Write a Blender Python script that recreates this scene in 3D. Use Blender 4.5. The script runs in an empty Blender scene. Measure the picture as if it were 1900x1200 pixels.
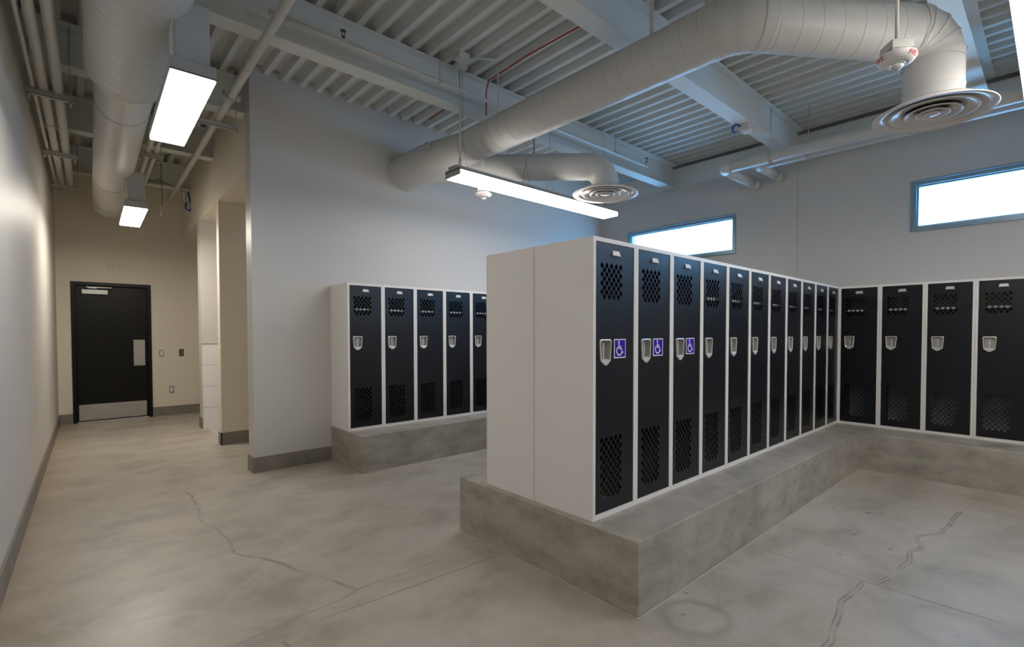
import bpy, bmesh, math, random
from mathutils import Vector, Matrix
random.seed(7)
S = bpy.context.scene
COL = S.collection

# ------------------------------------------------------------------ camera, world, exposure
CAM_H = 1.3814
YAW, PITCH = 0.76129, -0.02454
cam_data = bpy.data.cameras.new('camera')
cam_data.sensor_fit = 'HORIZONTAL'
cam_data.sensor_width = 36.0
cam_data.lens = 36.0 * 915.53 / 1900.0
cam_data.shift_x = (950.0 - 1004.33) / 1900.0
cam_data.shift_y = (639.82 - 600.0) / 1900.0
cam_data.clip_start = 0.02
cam = bpy.data.objects.new('camera', cam_data)
COL.objects.link(cam)
_F = Vector((math.sin(YAW) * math.cos(PITCH), math.cos(YAW) * math.cos(PITCH), math.sin(PITCH)))
_R = Vector((math.cos(YAW), -math.sin(YAW), 0))
_U = _R.cross(_F)
cam.matrix_world = Matrix(((_R.x, _U.x, -_F.x, 0), (_R.y, _U.y, -_F.y, 0), (_R.z, _U.z, -_F.z, CAM_H), (0, 0, 0, 1)))
S.camera = cam

W = bpy.data.worlds.new('sky')
S.world = W
W.use_nodes = True
bg = W.node_tree.nodes['Background']
bg.inputs[0].default_value = (0.20, 0.53, 1.0, 1)
bg.inputs[1].default_value = 8.0

S.view_settings.view_transform = 'Standard'
S.view_settings.look = 'None'
S.view_settings.gamma = 1.0
S.view_settings.use_curve_mapping = False
S.view_settings.exposure = 1.15
S.cycles.use_denoising = True
S.cycles.max_bounces = 12
S.cycles.diffuse_bounces = 8
S.cycles.sample_clamp_indirect = 6.0

LAMP_WALL, LAMP_ROOM = 7.6, 10.0      # luminaire lenses of the room
LAMP_COL = (1.0, 0.955, 0.89)
CORRIDOR_NEAR, CORRIDOR_FAR, CORRIDOR_FILL, ALCOVE = 10.5, 26.0, 14.0, 10.0
CORRIDOR_COL = (1.0, 0.92, 0.80)

# ------------------------------------------------------------------ materials
def mat(name, col, rough=0.5, metal=0.0, spec=0.5, var=None, bump=None, coat=0.0):
    """var=(colour2, scale, detail, lo, hi)  bump=(scale, strength)"""
    m = bpy.data.materials.new(name)
    m.use_nodes = True
    nt = m.node_tree
    b = nt.nodes['Principled BSDF']
    b.inputs['Base Color'].default_value = (*col, 1)
    b.inputs['Roughness'].default_value = rough
    b.inputs['Metallic'].default_value = metal
    b.inputs['Specular IOR Level'].default_value = spec
    b.inputs['Coat Weight'].default_value = coat
    tc = nt.nodes.new('ShaderNodeTexCoord')
    if var:
        n = nt.nodes.new('ShaderNodeTexNoise')
        n.inputs['Scale'].default_value = var[1]
        n.inputs['Detail'].default_value = var[2]
        r = nt.nodes.new('ShaderNodeValToRGB')
        r.color_ramp.elements[0].position = var[3]
        r.color_ramp.elements[1].position = var[4]
        r.color_ramp.elements[0].color = (*var[0], 1)
        r.color_ramp.elements[1].color = (*col, 1)
        nt.links.new(tc.outputs['Object'], n.inputs['Vector'])
        nt.links.new(n.outputs['Fac'], r.inputs['Fac'])
        nt.links.new(r.outputs['Color'], b.inputs['Base Color'])
    if bump:
        n = nt.nodes.new('ShaderNodeTexNoise')
        n.inputs['Scale'].default_value = bump[0]
        n.inputs['Detail'].default_value = 3
        bp = nt.nodes.new('ShaderNodeBump')
        bp.inputs['Strength'].default_value = bump[1]
        bp.inputs['Distance'].default_value = 0.002
        nt.links.new(tc.outputs['Object'], n.inputs['Vector'])
        nt.links.new(n.outputs['Fac'], bp.inputs['Height'])
        nt.links.new(bp.outputs['Normal'], b.inputs['Normal'])
    return m

def concrete(name, c_dark, c_mid, c_light, rough, scale, streak, warm=None, swirl=0.15, rings=(), edge=False):
    m = bpy.data.materials.new(name)
    m.use_nodes = True
    nt = m.node_tree
    L = nt.links.new
    b = nt.nodes['Principled BSDF']
    tc = nt.nodes.new('ShaderNodeTexCoord')
    mp = nt.nodes.new('ShaderNodeMapping')
    mp.inputs['Scale'].default_value = streak
    L(tc.outputs['Object'], mp.inputs['Vector'])
    n1 = nt.nodes.new('ShaderNodeTexNoise')
    n1.inputs['Scale'].default_value = scale
    n1.inputs['Detail'].default_value = 9
    n1.inputs['Roughness'].default_value = 0.62
    n1.inputs['Distortion'].default_value = swirl
    L(mp.outputs['Vector'], n1.inputs['Vector'])
    r1 = nt.nodes.new('ShaderNodeValToRGB')
    e = r1.color_ramp.elements
    e[0].position, e[1].position = 0.32, 0.70
    e[0].color, e[1].color = (*c_dark, 1), (*c_light, 1)
    x = e.new(0.50)
    x.color = (*c_mid, 1)
    L(n1.outputs['Fac'], r1.inputs['Fac'])
    # broad patches, warm stains
    n2 = nt.nodes.new('ShaderNodeTexNoise')
    n2.inputs['Scale'].default_value = scale * 0.32
    n2.inputs['Detail'].default_value = 5
    L(tc.outputs['Object'], n2.inputs['Vector'])
    r2 = nt.nodes.new('ShaderNodeValToRGB')
    r2.color_ramp.elements[0].position, r2.color_ramp.elements[1].position = 0.45, 0.72
    mx = nt.nodes.new('ShaderNodeMixRGB')
    mx.blend_type = 'MIX'
    mx.inputs['Color2'].default_value = (*(warm or c_dark), 1)
    L(n2.outputs['Fac'], r2.inputs['Fac'])
    mul = nt.nodes.new('ShaderNodeMath')
    mul.operation = 'MULTIPLY'
    mul.inputs[1].default_value = 0.38
    L(r2.outputs['Color'], mul.inputs[0])
    L(mul.outputs[0], mx.inputs['Fac'])
    L(r1.outputs['Color'], mx.inputs['Color1'])
    # fine dark specks
    n3 = nt.nodes.new('ShaderNodeTexNoise')
    n3.inputs['Scale'].default_value = 26
    n3.inputs['Detail'].default_value = 2
    L(tc.outputs['Object'], n3.inputs['Vector'])
    r3 = nt.nodes.new('ShaderNodeValToRGB')
    r3.color_ramp.elements[0].position, r3.color_ramp.elements[1].position = 0.72, 0.78
    L(n3.outputs['Fac'], r3.inputs['Fac'])
    mx2 = nt.nodes.new('ShaderNodeMixRGB')
    mx2.inputs['Color2'].default_value = (*[c * 0.62 for c in c_dark], 1)
    mul2 = nt.nodes.new('ShaderNodeMath')
    mul2.operation = 'MULTIPLY'
    mul2.inputs[1].default_value = 0.5
    L(r3.outputs['Color'], mul2.inputs[0])
    L(mul2.outputs[0], mx2.inputs['Fac'])
    L(mx.outputs['Color'], mx2.inputs['Color1'])
    last = mx2.outputs['Color']
    sx = nt.nodes.new('ShaderNodeSeparateXYZ')
    L(tc.outputs['Object'], sx.inputs[0])
    def math_(op, a, b_=None):
        q = nt.nodes.new('ShaderNodeMath')
        q.operation = op
        for i, v in enumerate((a, b_)):
            if v is None:
                continue
            if isinstance(v, (int, float)):
                q.inputs[i].default_value = v
            else:
                L(v, q.inputs[i])
        return q.outputs[0]
    nr = nt.nodes.new('ShaderNodeTexNoise')
    nr.inputs['Scale'].default_value = 4.0
    nr.inputs['Detail'].default_value = 6
    L(tc.outputs['Object'], nr.inputs['Vector'])
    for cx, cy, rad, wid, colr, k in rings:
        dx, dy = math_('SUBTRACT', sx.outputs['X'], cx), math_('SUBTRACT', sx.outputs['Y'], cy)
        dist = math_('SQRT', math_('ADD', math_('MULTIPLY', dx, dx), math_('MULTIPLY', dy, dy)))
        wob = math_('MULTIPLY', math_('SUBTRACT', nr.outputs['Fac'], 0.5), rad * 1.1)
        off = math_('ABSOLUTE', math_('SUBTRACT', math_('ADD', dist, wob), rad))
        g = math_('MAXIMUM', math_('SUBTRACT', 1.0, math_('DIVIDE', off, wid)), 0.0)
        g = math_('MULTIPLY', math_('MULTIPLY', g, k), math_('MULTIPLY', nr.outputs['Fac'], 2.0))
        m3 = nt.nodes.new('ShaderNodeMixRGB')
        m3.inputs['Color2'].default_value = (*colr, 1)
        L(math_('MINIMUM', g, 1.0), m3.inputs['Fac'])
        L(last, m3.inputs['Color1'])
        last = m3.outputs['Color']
    if edge:
        # rusty grime that has gathered along the foot of the left wall
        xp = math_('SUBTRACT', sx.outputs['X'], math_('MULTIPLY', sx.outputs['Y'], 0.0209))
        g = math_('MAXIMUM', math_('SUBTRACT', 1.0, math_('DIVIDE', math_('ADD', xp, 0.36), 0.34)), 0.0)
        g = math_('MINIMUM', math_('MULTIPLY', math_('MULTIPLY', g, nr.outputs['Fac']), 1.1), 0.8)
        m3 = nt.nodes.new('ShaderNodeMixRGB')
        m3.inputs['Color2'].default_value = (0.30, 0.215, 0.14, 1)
        L(g, m3.inputs['Fac'])
        L(last, m3.inputs['Color1'])
        last = m3.outputs['Color']
    L(last, b.inputs['Base Color'])
    rr = nt.nodes.new('ShaderNodeMapRange')
    rr.inputs['To Min'].default_value = rough + 0.10
    rr.inputs['To Max'].default_value = rough - 0.08
    L(n1.outputs['Fac'], rr.inputs['Value'])
    L(rr.outputs['Result'], b.inputs['Roughness'])
    bp = nt.nodes.new('ShaderNodeBump')
    bp.inputs['Strength'].default_value = 0.15
    bp.inputs['Distance'].default_value = 0.003
    L(n1.outputs['Fac'], bp.inputs['Height'])
    L(bp.outputs['Normal'], b.inputs['Normal'])
    return m

def emit(name, col, strength):
    m = bpy.data.materials.new(name)
    m.use_nodes = True
    nt = m.node_tree
    nt.nodes.clear()
    o = nt.nodes.new('ShaderNodeOutputMaterial')
    e = nt.nodes.new('ShaderNodeEmission')
    e.inputs[0].default_value = (*col, 1)
    e.inputs[1].default_value = strength
    nt.links.new(e.outputs[0], o.inputs[0])
    return m

def glass(name, tint=(1, 1, 1), gloss=0.08):
    m = bpy.data.materials.new(name)
    m.use_nodes = True
    nt = m.node_tree
    nt.nodes.clear()
    o = nt.nodes.new('ShaderNodeOutputMaterial')
    t = nt.nodes.new('ShaderNodeBsdfTransparent')
    t.inputs[0].default_value = (*tint, 1)
    g = nt.nodes.new('ShaderNodeBsdfGlossy')
    g.inputs['Roughness'].default_value = 0.05
    mx = nt.nodes.new('ShaderNodeMixShader')
    mx.inputs[0].default_value = gloss
    nt.links.new(t.outputs[0], mx.inputs[1])
    nt.links.new(g.outputs[0], mx.inputs[2])
    nt.links.new(mx.outputs[0], o.inputs[0])
    return m

M = {}
M['wall'] = mat('wall_paint', (0.555, 0.54, 0.518), 0.42, spec=0.35, bump=(260, 0.08))
M['wall_left'] = mat('wall_paint_gloss', (0.58, 0.56, 0.535), 0.48, spec=0.28, bump=(180, 0.06))
M['wall_beige'] = mat('wall_paint_beige', (0.70, 0.645, 0.54), 0.5, spec=0.3, bump=(260, 0.08))
M['tile'] = None
M['base'] = mat('base_concrete', (0.225, 0.203, 0.172), 0.5, var=((0.175, 0.158, 0.135), 6, 5, 0.35, 0.65))
M['floor'] = concrete('floor_concrete', (0.275, 0.249, 0.211), (0.375, 0.343, 0.298), (0.44, 0.407, 0.363), 0.38, 2.1, (1.0, 1.25, 1.0), (0.31, 0.265, 0.20), 0.25,
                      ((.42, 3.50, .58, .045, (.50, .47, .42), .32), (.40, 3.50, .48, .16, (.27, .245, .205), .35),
                       (2.17, 1.20, .15, .05, (.20, .175, .14), .5), (2.95, .30, .22, .09, (.26, .235, .20), .4), (.95, 1.9, .35, .12, (.28, .25, .21), .3)), True)
M['crack'] = mat('floor_crack', (0.20, 0.18, 0.15), 0.6, var=((0.34, 0.31, 0.27), 9, 5, 0.40, 0.60))
M['filler'] = mat('floor_crack_filler', (0.36, 0.335, 0.30), 0.6)
M['joint'] = mat('floor_joint', (0.25, 0.228, 0.195), 0.5, var=((0.34, 0.31, 0.27), 4, 5, 0.42, 0.6))
M['bench'] = concrete('bench_concrete', (0.25, 0.228, 0.193), (0.35, 0.322, 0.28), (0.43, 0.40, 0.355), 0.42, 4.0, (1, 1, 1.9), (0.24, 0.195, 0.13), 0.2)
M['sealant'] = mat('sealant', (0.46, 0.43, 0.38), 0.6)
M['paint'] = mat('ceiling_paint', (0.62, 0.62, 0.59), 0.55, spec=0.3)
M['deck'] = mat('deck_paint', (0.60, 0.60, 0.565), 0.55, spec=0.3)
M['beam'] = mat('beam_paint', (0.66, 0.68, 0.66), 0.5, spec=0.3)
M['duct'] = mat('duct_paint', (0.58, 0.57, 0.545), 0.40, spec=0.45)
M['pipe'] = mat('pipe_paint', (0.60, 0.59, 0.555), 0.4, spec=0.4)
M['galv'] = mat('galvanised', (0.46, 0.46, 0.44), 0.45, metal=0.3)
M['body'] = mat('locker_grey', (0.76, 0.735, 0.71), 0.36, spec=0.45)
M['door'] = mat('locker_black', (0.0018, 0.0026, 0.0058), 0.31, spec=0.47)
M['cup'] = mat('handle_cup', (0.40, 0.385, 0.365), 0.38, metal=0.55)
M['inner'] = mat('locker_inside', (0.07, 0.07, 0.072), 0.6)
M['steel'] = mat('stainless', (0.74, 0.72, 0.69), 0.34, metal=0.6)
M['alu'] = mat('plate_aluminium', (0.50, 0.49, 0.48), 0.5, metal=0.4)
M['violet'] = mat('sign_violet', (0.032, 0.008, 0.36), 0.6, spec=0.15)
M['white'] = mat('sign_white', (0.78, 0.77, 0.80), 0.45)
M['doorblack'] = mat('door_black', (0.003, 0.003, 0.003), 0.38, spec=0.25)
M['brushed'] = mat('brushed_plate', (0.52, 0.50, 0.47), 0.33, metal=0.85, var=((0.44, 0.42, 0.40), 12, 4, 0.3, 0.7))
M['silver'] = mat('closer_silver', (0.52, 0.51, 0.50), 0.4, metal=0.4)
M['bronze'] = mat('plate_bronze', (0.12, 0.095, 0.06), 0.45, metal=0.3)
M['winframe'] = mat('window_aluminium', (0.27, 0.37, 0.42), 0.35, metal=0.35)
M['glass'] = glass('window_glass', (0.97, 1.0, 1.0), 0.05)
M['lens_wall'] = emit('luminaire_lens', LAMP_COL, LAMP_WALL)
M['lens_room'] = emit('luminaire_lens', LAMP_COL, LAMP_ROOM)
M['lens_near'] = emit('corridor_lens', CORRIDOR_COL, CORRIDOR_NEAR)
M['lens_far'] = emit('corridor_lens', CORRIDOR_COL, CORRIDOR_FAR)
M['lens_fill'] = emit('corridor_lens', CORRIDOR_COL, CORRIDOR_FILL)  # lens of the unseen corridor light added for fill
M['lens_alcove'] = emit('alcove_lens', CORRIDOR_COL, ALCOVE)
M['housing'] = mat('luminaire_housing', (0.42, 0.42, 0.42), 0.4, metal=0.2)
M['rim'] = mat('luminaire_rim', (0.06, 0.06, 0.06), 0.5)
M['ballast'] = mat('ballast_box', (0.46, 0.48, 0.50), 0.45)
M['cable'] = mat('thin_cable', (0.22, 0.22, 0.21), 0.5, metal=0.4)
M['chrome'] = mat('diffuser_metal', (0.80, 0.76, 0.745), 0.25, metal=0.12, spec=0.7)
M['alarm'] = mat('alarm_white', (0.86, 0.83, 0.81), 0.4)
M['red'] = mat('red_letter', (0.55, 0.03, 0.02), 0.5)
M['redcable'] = mat('red_cable', (0.42, 0.03, 0.025), 0.5)
M['dome'] = mat('strobe_dome', (0.75, 0.76, 0.78), 0.08, metal=0.35, coat=0.5)
M['dark'] = mat('dark_void', (0.012, 0.012, 0.012), 0.8)
M['blue'] = mat('blue_cable', (0.02, 0.06, 0.30), 0.4)
M['green'] = mat('green_cable', (0.18, 0.34, 0.24), 0.5)
M['brass'] = mat('sprinkler_brass', (0.16, 0.14, 0.12), 0.4, metal=0.6)

def tile_material():
    m = bpy.data.materials.new('shower_tile')
    m.use_nodes = True
    nt = m.node_tree
    L = nt.links.new
    b = nt.nodes['Principled BSDF']
    tc = nt.nodes.new('ShaderNodeTexCoord')
    sx = nt.nodes.new('ShaderNodeSeparateXYZ')
    cx = nt.nodes.new('ShaderNodeCombineXYZ')
    L(tc.outputs['Object'], sx.inputs[0])
    L(sx.outputs['X'], cx.inputs['X'])
    L(sx.outputs['Z'], cx.inputs['Y'])
    br = nt.nodes.new('ShaderNodeTexBrick')
    br.offset = 0.0
    br.inputs['Scale'].default_value = 1.0
    br.inputs['Mortar Size'].default_value = 0.004
    br.inputs['Brick Width'].default_value = 0.61
    br.inputs['Row Height'].default_value = 0.305
    br.inputs['Color1'].default_value = (0.74, 0.73, 0.74, 1)
    br.inputs['Color2'].default_value = (0.74, 0.73, 0.74, 1)
    br.inputs['Mortar'].default_value = (0.40, 0.39, 0.38, 1)
    L(cx.outputs[0], br.inputs['Vector'])
    L(br.outputs['Color'], b.inputs['Base Color'])
    b.inputs['Roughness'].default_value = 0.25
    return m
M['tile'] = tile_material()

# ------------------------------------------------------------------ mesh builder
class MB:
    def __init__(s):
        s.v, s.f, s.mi, s.sm, s.cur, s.smooth = [], [], [], [], 0, False
    def add(s, vs, fs, smooth=None):
        o = len(s.v)
        s.v += [tuple(v) for v in vs]
        for f in fs:
            s.f.append(tuple(i + o for i in f))
            s.mi.append(s.cur)
            s.sm.append(s.smooth if smooth is None else smooth)
        return s
    def box(s, x0, x1, y0, y1, z0, z1):
        vs = [(x, y, z) for z in (z0, z1) for y in (y0, y1) for x in (x0, x1)]
        return s.add(vs, [(0, 2, 3, 1), (4, 5, 7, 6), (0, 1, 5, 4), (2, 6, 7, 3), (0, 4, 6, 2), (1, 3, 7, 5)], False)
    def prism(s, poly, fn, h0, h1):
        """poly 2-D ccw; fn(u, v, h) -> xyz"""
        n = len(poly)
        vs = [fn(u, v, h0) for u, v in poly] + [fn(u, v, h1) for u, v in poly]
        fs = [tuple(range(n - 1, -1, -1)), tuple(range(n, 2 * n))]
        fs += [(i, (i + 1) % n, n + (i + 1) % n, n + i) for i in range(n)]
        return s.add(vs, fs, False)
    def lathe(s, prof, c=(0, 0, 0), ax=(0, 0, 1), n=32, smooth=True, cap0=False, cap1=False):
        """prof: list of (radius, height along ax)"""
        a = Vector(ax).normalized()
        t = Vector((1, 0, 0)) if abs(a.x) < 0.9 else Vector((0, 1, 0))
        e1 = a.cross(t).normalized()
        e2 = a.cross(e1)
        c = Vector(c)
        vs = []
        for r, h in prof:
            for j in range(n):
                th = 2 * math.pi * j / n
                vs.append(c + a * h + (e1 * math.cos(th) + e2 * math.sin(th)) * r)
        fs = [(i * n + j, i * n + (j + 1) % n, (i + 1) * n + (j + 1) % n, (i + 1) * n + j)
              for i in range(len(prof) - 1) for j in range(n)]
        s.add(vs, fs, smooth)
        if cap0:
            s.add(vs[:n], [tuple(range(n - 1, -1, -1))], False)
        if cap1:
            s.add(vs[-n:], [tuple(range(n))], False)
        return s
    def tube(s, path, r, n=16, cap=True, smooth=True):
        """mitred tube along a polyline; r a number or a list"""
        P = [Vector(p) for p in path]
        R = r if isinstance(r, (list, tuple)) else [r] * len(P)
        D = [(P[i + 1] - P[i]).normalized() for i in range(len(P) - 1)]
        up = Vector((0, 0, 1)) if abs(D[0].z) < 0.9 else Vector((1, 0, 0))
        e1 = D[0].cross(up).normalized()
        e2 = D[0].cross(e1).normalized()
        vs = []
        prev = D[0]
        for i, p in enumerate(P):
            d0 = D[max(i - 1, 0)]
            d1 = D[min(i, len(D) - 1)]
            if i > 0 and i < len(P) - 1:
                q = d0.rotation_difference(d1)
            else:
                q = None
            nrm = (d0 + d1).normalized()
            for j in range(n):
                th = 2 * math.pi * j / n
                o = (e1 * math.cos(th) + e2 * math.sin(th)) * R[i]
                o = o - d0 * (o.dot(nrm) / d0.dot(nrm))      # shear on to the mitre plane
                vs.append(p + o)
            if q:
                e1.rotate(q)
                e2.rotate(q)
        fs = [(i * n + j, (i + 1) * n + j, (i + 1) * n + (j + 1) % n, i * n + (j + 1) % n)
              for i in range(len(P) - 1) for j in range(n)]
        s.add(vs, fs, smooth)
        if cap:
            s.add(vs[:n], [tuple(range(n))], False)
            s.add(vs[-n:], [tuple(range(n - 1, -1, -1))], False)
        return s
    def spiral(s, p0, p1, r, pitch=0.125, n=40, groove=0.0030, gw=0.005):
        """spiral-seam duct from p0 to p1"""
        p0, p1 = Vector(p0), Vector(p1)
        a = (p1 - p0)
        L = a.length
        a.normalize()
        t = Vector((0, 0, 1)) if abs(a.z) < 0.9 else Vector((1, 0, 0))
        e1 = a.cross(t).normalized()
        e2 = a.cross(e1)
        prof = [(0, r), (gw * 0.35, r - groove), (gw * 0.65, r - groove), (gw, r), (gw * 1.3, r), (pitch * 0.5, r), (pitch - gw * .3, r)]
        turns = int(L / pitch) + 2
        rows = []
        for k in range(-1, turns):
            for h, rr in prof:
                row = []
                for j in range(n + 1):
                    sh = (k + j / n) * pitch + h
                    row.append((min(max(sh, 0), L), rr))
                rows.append(row)
        vs = []
        for row in rows:
            for j, (h, rr) in enumerate(row):
                th = 2 * math.pi * j / n
                vs.append(p0 + a * h + (e1 * math.cos(th) + e2 * math.sin(th)) * rr)
        m = n + 1
        fs = []
        for i in range(len(rows) - 1):
            for j in range(n):
                q = (i * m + j, i * m + j + 1, (i + 1) * m + j + 1, (i + 1) * m + j)
                if abs(rows[i][j][0] - rows[i + 1][j][0]) < 1e-6 and abs(rows[i][j + 1][0] - rows[i + 1][j + 1][0]) < 1e-6:
                    continue
                fs.append(q)
        return s.add(vs, fs, True)
    def build(s, name, mats, parent=None, bevel=0.0, bevel_seg=2):
        me = bpy.data.meshes.new(name)
        me.from_pydata(s.v, [], s.f)
        if not isinstance(mats, (list, tuple)):
            mats = [mats]
        for m in mats:
            me.materials.append(m)
        me.polygons.foreach_set('material_index', s.mi)
        me.polygons.foreach_set('use_smooth', s.sm)
        me.update()
        bm = bmesh.new()
        bm.from_mesh(me)
        bmesh.ops.remove_doubles(bm, verts=bm.verts, dist=1e-6)
        bmesh.ops.recalc_face_normals(bm, faces=bm.faces)
        bm.to_mesh(me)
        bm.free()
        o = bpy.data.objects.new(name, me)
        COL.objects.link(o)
        if parent:
            o.parent = parent
        if bevel:
            md = o.modifiers.new('bevel', 'BEVEL')
            md.width = bevel
            md.segments = bevel_seg
            md.limit_method = 'ANGLE'
            md.angle_limit = math.radians(50)
        return o

def thing(name, label, cat, loc=(0, 0, 0), rz=0.0, group=None):
    o = bpy.data.objects.new(name, None)
    o.empty_display_size = 0.1
    COL.objects.link(o)
    o.location = loc
    o.rotation_euler = (0, 0, rz)
    return tag(o, label, cat, group)

def tag(o, label, cat, group=None):
    o['label'] = label
    o['category'] = cat
    if group:
        o['group'] = group
    return o

def struct(o):
    o['kind'] = 'structure'
    return o

def copy_tree(src, loc, rz, label):
    r = src.copy()
    COL.objects.link(r)
    r.location = loc
    r.rotation_euler = (0, 0, rz)
    r['label'] = label
    for ch in list(src.children):
        c = ch.copy()
        COL.objects.link(c)
        c.parent = r
        for g in list(ch.children):
            d = g.copy()
            COL.objects.link(d)
            d.parent = c
    return r

def perforated(poly, holes):
    """triangulated sheet with holes; returns (verts2d, tris)"""
    bm = bmesh.new()
    es = []
    for loop in [poly] + holes:
        vs = [bm.verts.new((u, v, 0)) for u, v in loop]
        es += [bm.edges.new((vs[i], vs[(i + 1) % len(vs)])) for i in range(len(vs))]
    bmesh.ops.triangle_fill(bm, use_beauty=True, use_dissolve=False, edges=es)
    bm.verts.index_update()
    out = [(v.co.x, v.co.y) for v in bm.verts], [tuple(v.index for v in f.verts) for f in bm.faces]
    bm.free()
    return out

def sheet(mb, poly, holes, fn, h0, h1):
    """a plate with holes between heights h0 and h1"""
    v2, tris = perforated(poly, holes)
    n = len(v2)
    mb.add([fn(u, v, h0) for u, v in v2] + [fn(u, v, h1) for u, v in v2],
           tris + [tuple(i + n for i in reversed(t)) for t in tris], False)
    for loop in [poly] + holes:
        k = len(loop)
        mb.add([fn(u, v, h0) for u, v in loop] + [fn(u, v, h1) for u, v in loop],
               [(i, (i + 1) % k, k + (i + 1) % k, k + i) for i in range(k)], False)
    return mb

SL = 0.0209                      # the corridor runs a touch off square
def XS(xp, y):
    return xp + SL * y

# ------------------------------------------------------------------ dimensions
XR = 6.66          # window wall
YB = 5.45          # big wall
YE = 10.32         # corridor end wall
YN = -5.0          # wall behind the camera
XL = -0.368        # left wall (slanted coordinate)
XC = 1.176         # corridor's right side (slanted coordinate)
ZD = 3.92          # underside of deck ribs
ZT = 3.995         # upper flutes
ZB = 3.564         # underside of beams

# ------------------------------------------------------------------ floor
def strip(mb, pts, w, z):
    P = [Vector((x, y)) for x, y in pts]
    L, R = [], []
    for i, p in enumerate(P):
        d = (P[min(i + 1, len(P) - 1)] - P[max(i - 1, 0)]).normalized()
        nn = Vector((-d.y, d.x))
        ww = w * (0.6 if i in (0, len(P) - 1) else 1) / 2
        L.append((*(p + nn * ww), z))
        R.append((*(p - nn * ww), z))
    n = len(P)
    mb.add(L + R, [(i, n + i, n + i + 1, i + 1) for i in range(n - 1)], False)

def wiggle(pts, amp, step):
    out = []
    for a, b in zip(pts, pts[1:]):
        a, b = Vector(a), Vector(b)
        k = max(1, int((b - a).length / step))
        for i in range(k):
            p = a.lerp(b, i / k)
            out.append((p.x + random.uniform(-amp, amp) * (i > 0), p.y + random.uniform(-amp, amp) * (i > 0)))
    out.append(pts[-1])
    return out

fl = MB()
fl.add([(-1.2, YN - 0.3, 0), (7.2, YN - 0.3, 0), (7.2, 10.7, 0), (-1.2, 10.7, 0)], [(0, 1, 2, 3)])
crack_a = wiggle([(4.98, .50), (4.74, .52), (4.57, .52), (4.32, .54), (4.23, .59), (4.15, .64), (4.04, .63), (3.97, .59), (3.89, .59), (3.81, .63), (3.65, .60), (3.49, .62), (3.34, .63), (3.17, .67)], .006, .06)
crack_b = wiggle([(3.17, .73), (3.01, .73), (2.85, .75), (2.70, .72), (2.53, .70), (2.44, .68), (2.30, .69), (2.1, .66)], .006, .06)
crack_c = wiggle([(.70, 5.25), (.72, 5.03), (.71, 4.76), (.70, 4.59), (.67, 4.46), (.67, 4.27), (.72, 4.05), (.74, 3.77), (.72, 3.54), (.76, 3.45), (.82, 3.36), (.88, 3.22), (.92, 3.06), (.99, 2.88), (1.04, 2.75), (1.09, 2.59)], .006, .08)
crack_d = wiggle([(.66, 2.49), (.66, 2.39), (.67, 2.32), (.64, 2.1)], .006, .06)
hair_a = wiggle([(-.24, 4.74), (-.13, 4.76), (0, 4.81), (.08, 4.85), (.2, 4.88), (.32, 4.94), (.38, 4.95), (.55, 4.96), (.73, 4.95), (.98, 4.99), (1.3, 5.06), (1.92, 5.34)], .004, .1)
joint_a = [(3.17, 1.38), (3.17, .73), (3.18, .26), (3.2, -2)]
joint_b = [(.3, 2.45), (.71, 2.44), (1.25, 2.41), (1.95, 2.38)]
joint_c = wiggle([(.3, 2.46), (.49, 2.49), (.71, 2.51), (.81, 2.53), (.99, 2.54), (1.09, 2.58), (1.22, 2.59), (1.41, 2.57), (1.81, 2.59), (1.96, 2.575)], .003, .1)
fl.cur = 1
for c, w in ((crack_a, .030), (crack_b, .032)):
    strip(fl, c, w, .0006)
fl.cur = 3
for c, w in ((crack_c, .022), (crack_d, .020), (hair_a, .007)):
    strip(fl, c, w, .0006)
for c, w in ((joint_a, .018), (joint_b, .014), (joint_c, .011)):
    strip(fl, c, w, .0005)
fl.cur = 2
for c, w in ((crack_a, .011), (crack_b, .012)):
    strip(fl, c, w, .0010)
# dark scuffs
fl.cur = 1
def blot(x, y, a, b, rot):
    pts = []
    for i in range(11):
        th = 2 * math.pi * i / 11
        rr = random.uniform(.55, 1.1)
        u, v = a * math.cos(th) * rr, b * math.sin(th) * rr
        pts.append((x + u * math.cos(rot) - v * math.sin(rot), y + u * math.sin(rot) + v * math.cos(rot), .0004))
    fl.add(pts, [tuple(range(11))], False)
for x, y, a, b in ((4.40, .99, .035, .02), (3.91, .985, .05, .022), (3.87, .95, .045, .018), (3.76, .72, .025, .012), (3.46, .92, .018, .01),
                   (2.34, 1.345, .022, .012), (2.15, 1.25, .014, .012), (4.33, 1.2, .02, .01), (4.5, 1.1, .015, .01), (4.2, 1.05, .015, .008)):
    blot(x, y, a, b, random.uniform(0, 3))
struct(fl.build('floor', [M['floor'], M['crack'], M['filler'], M['joint']]))

# ------------------------------------------------------------------ walls
ZW = 4.15
w = MB()
w.add([(XS(XL, YN), YN, 0), (XS(XL, YE), YE, 0), (XS(XL, YE), YE, ZW), (XS(XL, YN), YN, ZW),
       (XS(XL, YN) - .2, YN, 0), (XS(XL, YE) - .2, YE, 0), (XS(XL, YE) - .2, YE, ZW), (XS(XL, YN) - .2, YN, ZW)],
      [(0, 1, 2, 3), (7, 6, 5, 4), (4, 5, 1, 0), (3, 2, 6, 7), (0, 3, 7, 4), (1, 5, 6, 2)])
struct(w.build('wall_left', M['wall_left']))
XD0, XD1, HD = 0.005, 0.960, 2.163
w = MB()
w.box(-.7, XD0, YE, YE + .2, 0, ZW).box(XD1, 4.0, YE, YE + .2, 0, ZW).box(XD0, XD1, YE, YE + .2, HD, ZW)
w.box(XD0, XD1, YE + .15, YE + .2, 0, HD)
struct(w.build('wall_corridor_end', M['wall_beige']))
w = MB()
w.box(1.289, XR + .2, YB, YB + .2, 0, ZT - .01)
struct(w.build('wall_back', M['wall']))
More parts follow.
